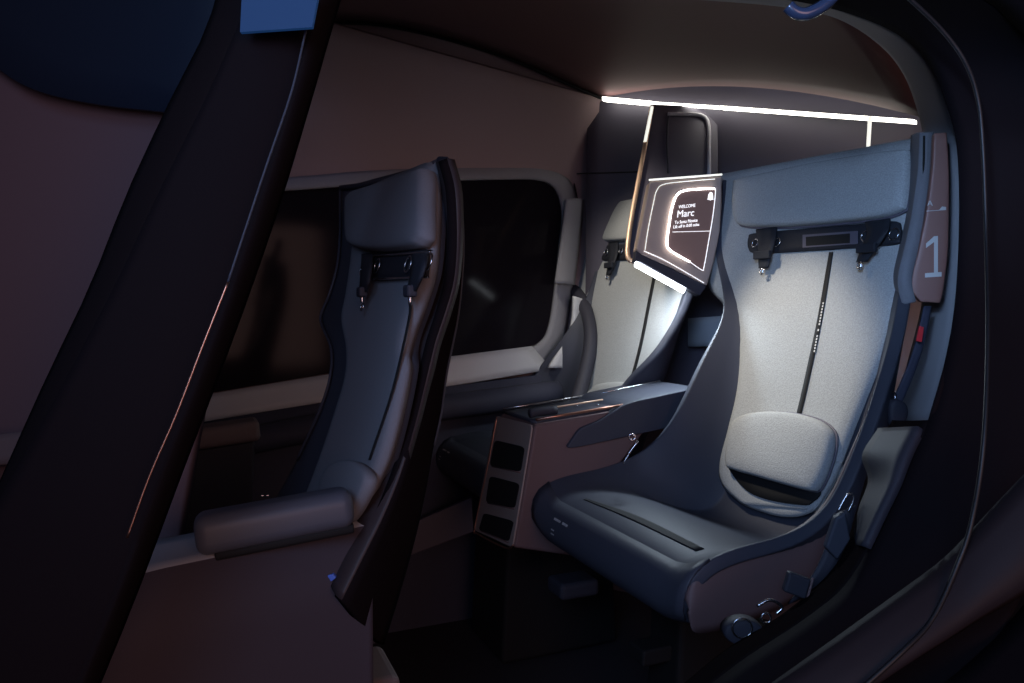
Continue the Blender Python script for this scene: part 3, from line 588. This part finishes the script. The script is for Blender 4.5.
sheet('shell_back', [D(*p) for p in ed1], [D(*p) for p in ed2], M['frame'], s3, nu=8, solid=.012, n=(0, -1, 0), nv=60, bulge=.01)['label'] = 'dark rear flank of the shell'
tube('shell_highlight', [D(p[0]+.5, p[1], p[2]-.012) for p in ed2[:9]], .0016, M['leather_blue'], s3, n=60)
prism('seat_leg', [D(342, 575, .82), D(400, 560, .9), (D(384, 640, .9)), D(340, 662, .84), D(318, 700, .8), D(288, 700, .8), D(306, 632, .81)], Vector((.02, .12, 0)), M['leather'], s3, .004)
box('leg_shoe', D(352, 690, .92), (.10, .10, .06), M['brown'], s3, .01)
prism('recline_button', [D(327, 576, .79), D(333, 574, .79), D(336, 578, .79), D(331, 582, .79)], FV*.006, mat('blue_button', (.1, .2, .7), .3), s3, .001)
tube('seat_edge_top', [on3(341, 188, .003), on3(367, 185, .003), on3(403, 178, .003), on3(437, 163, .003)], .005, M['leather'], s3, n=30)
# top fill of shell above headrest
# side console with ledge beside the front seat
sb = thing('side_console', 'dark brown side console beneath the front armrest, lower left', 'console', D(230, 683, .72))
dc = .74
P0 = [D(60, 600, .66), D(145, 573, .70), D(208, 559, .725), D(345, 530, .80), D(372, 524, .815)]
down = Vector((0, 0, -.42))
sheet('console_side', P0, [p+down for p in P0], M['side'], sb, nu=6, solid=.01, n=(0, -1, 0), nv=16)
P1 = [D(60, 560, .72), D(157, 539, .78), D(196, 532, .80), D(330, 503, .89), D(372, 495, .91)]
sheet('console_top', P0, P1, M['linergrey'], sb, nu=5, solid=.01, n=ZV, nv=16)['label'] = 'grey ledge on top'
am = thing('armrest', 'padded navy armrest on the side console beside the front seat', 'armrest', D(270, 540, .77))
# rounded bar section swept along its length
A0 = D(225, 529, .745); A1 = D(352, 505, .79); ax = (A1-A0).normalized()
def rbar(name, A0, A1, w_, h_, m, parent, r=.02, cap=.02):
    ax = (A1-A0).normalized(); sd = ax.cross(ZV).normalized(); up = sd.cross(ax)
    sec = []
    for cx, cy, a0 in ((w_/2-r, h_/2-r, 0), (-w_/2+r, h_/2-r, 90), (-w_/2+r, -h_/2+r, 180), (w_/2-r, -h_/2+r, 270)):
        for t in range(0, 91, 18): a = math.radians(a0+t); sec.append((cx+r*math.cos(a), cy+r*math.sin(a)))
    st = []
    L = (A1-A0).length
    for t in (0, 15, 35, 55, 75, 90): a = math.radians(t); st.append((-cap+cap*(1-math.cos(a))+0, 1-(1-math.sin(a))*cap/ (h_/2)*.9))
    st = [(cap*(1-math.cos(math.radians(t)))-0, 1-(1-math.sin(math.radians(t)))*cap/(h_/2)*.9) for t in (0, 15, 35, 55, 75, 90)]
    st += [(L-x, s) for x, s in reversed(st)]
    V = []; k = len(sec)
    for x, s in st: V += [A0+ax*x+sd*(a*s)+up*(b*s) for a, b in sec]
    Fs = [(i*k+j, i*k+(j+1) % k, (i+1)*k+(j+1) % k, (i+1)*k+j) for i in range(len(st)-1) for j in range(k)]
    Fs += [tuple(range(k)), tuple(range((len(st)-1)*k, len(st)*k))]
    return link(name, V, Fs, m, parent)
rbar('armrest_pad', A0-ax*.028, A1+ax*.0, .045, .040, M['armpad'], am, .014, .012)
rbar('armrest_base', A0-ax*.010-ZV*.021, A1+ax*.0-ZV*.021, .036, .010, M['void'], am, .004, .002)
# far armrest at the window
fa = thing('armrest', 'small brown armrest under the long window sill, seen past the pillar', 'armrest', onW(230, 440, 1.8))
rbar('armrest_pad', PL(150, 444, (0, 1.72, 0), nY), PL(259, 428, (0, 1.72, 0), nY), .09, .045, M['brown'], fa, .014, .012)
prism('armrest_side', [PL(150, 458, (0, 1.70, 0), nY), PL(255, 441, (0, 1.70, 0), nY), PL(250, 560, (0, 1.70, 0), nY), PL(150, 600, (0, 1.70, 0), nY)], (0, .06, 0), M['leather'], fa, .006)
gl = thing('belt_buckle', 'tiny steel belt clip glinting behind the front armrest', 'buckle', D(266, 496, .97))
for x in (262.5, 267.5): box('buckle_stud', D(x, 496, .95), (.004, .003, .003), M['metal'], gl, .0008)

# ------------------------------------------------------------------ belts at the near seat's door side
hb = thing('seat_belt', 'black lap belt with steel loop at the door side of the near seat', 'belt', D(840, 560, .98))
o = strip_flat('webbing', [D(845, 510, .96), D(838, 540, .955), D(822, 575, .95), D(800, 600, .96)], (.7, -.3, .3), (.030, .032), (-.6, -.8, 0), .003, M['leather'], hb)
tube('steel_loop', [D(x, y, .95) for x, y in ((838, 511), (845, 498), (849, 494), (853, 495), (853, 501), (848, 512))], .0012, M['metal'], hb, n=40)
prism('buckle_body', [D(x, y, .94) for x, y in ((836, 518), (846, 512), (851, 540), (838, 560), (826, 548))], FV*.012, M['leather_blue'], hb, .003)
prism('adjuster', [D(x, y, .93) for x, y in ((790, 572), (812, 580), (806, 600), (784, 592))], FV*.012, M['leather'], hb, .003)
tube('adjuster_bar', [D(813, 578, .925), D(807, 600, .925)], .0016, M['shell'], hb, n=5)
mb = thing('floor_buckle', 'dark buckle fitting on the door sill below the near seat', 'buckle', D(745, 625, .92))
pad('buckle_disc', [D(742+20*math.cos(t*.524), 630+13*math.sin(t*.524), .92) for t in range(12)], -FV, .012, M['leather'], mb, back=.01)
ring('buckle_ring', D(742, 628, .905), -FV, .012, .0012, M['metal'], mb)
ring('buckle_ring', D(766, 618, .905), -FV, .006, .0012, M['metal'], mb)
tube('belt_link', [D(757, 606, .91), D(770, 600, .91), D(782, 607, .91), D(776, 614, .91)], .002, M['metal'], mb, n=20)
# shoulder belt behind seat, door side
rt = thing('shoulder_belt', 'blue-grey shoulder belt with red tag beside the near seat and door frame', 'belt', D(915, 360, 1.2))
strip_flat('webbing', [D(928, 306, 1.18), D(921, 340, 1.17), D(911, 370, 1.16), D(898, 400, 1.15), D(889, 414, 1.15)], (1, -.5, 0), (.012, .018), (-.3, -1, 0), .003, M['darkblue'], rt)
prism('red_tag', [D(920, 326, 1.155), D(924, 327, 1.155), D(922, 342, 1.155), D(917, 341, 1.155)], FV*.004, M['red'], rt, .0005)
ring('belt_guide', D(891, 396, 1.13), FV, .007, .0016, M['metal'], rt)
pad('retractor', [D(x, y, 1.14) for x, y in ((884, 405), (890, 398), (900, 402), (903, 412), (898, 424), (886, 424))], -FV, .02, M['leather'], rt, back=.01)
# liner block below the pale strip
struct(sheet('trim_13', [D(878, 428, 1.0), D(862, 455, .985), D(868, 480, .97), D(858, 510, .95), D(852, 545, .94)], [D(918, 426, .885), D(904, 455, .87), D(892, 484, .86), D(878, 512, .85), D(862, 545, .84)], M['leather'], nu=6, solid=.01, n=(-.7, -.7, 0)))
# chrome handle at the door header
dh = tube('door_handle', [D(x, y, .80) for x, y in ((788, 6), (795, 12), (805, 14), (818, 9), (830, 0), (838, -10))], .007, mat('blue_gloss', (.03, .045, .09), .25, coat=.5), None, n=30, k=10)
tag(dh, 'glossy blue handle at the top of the door opening', 'handle')
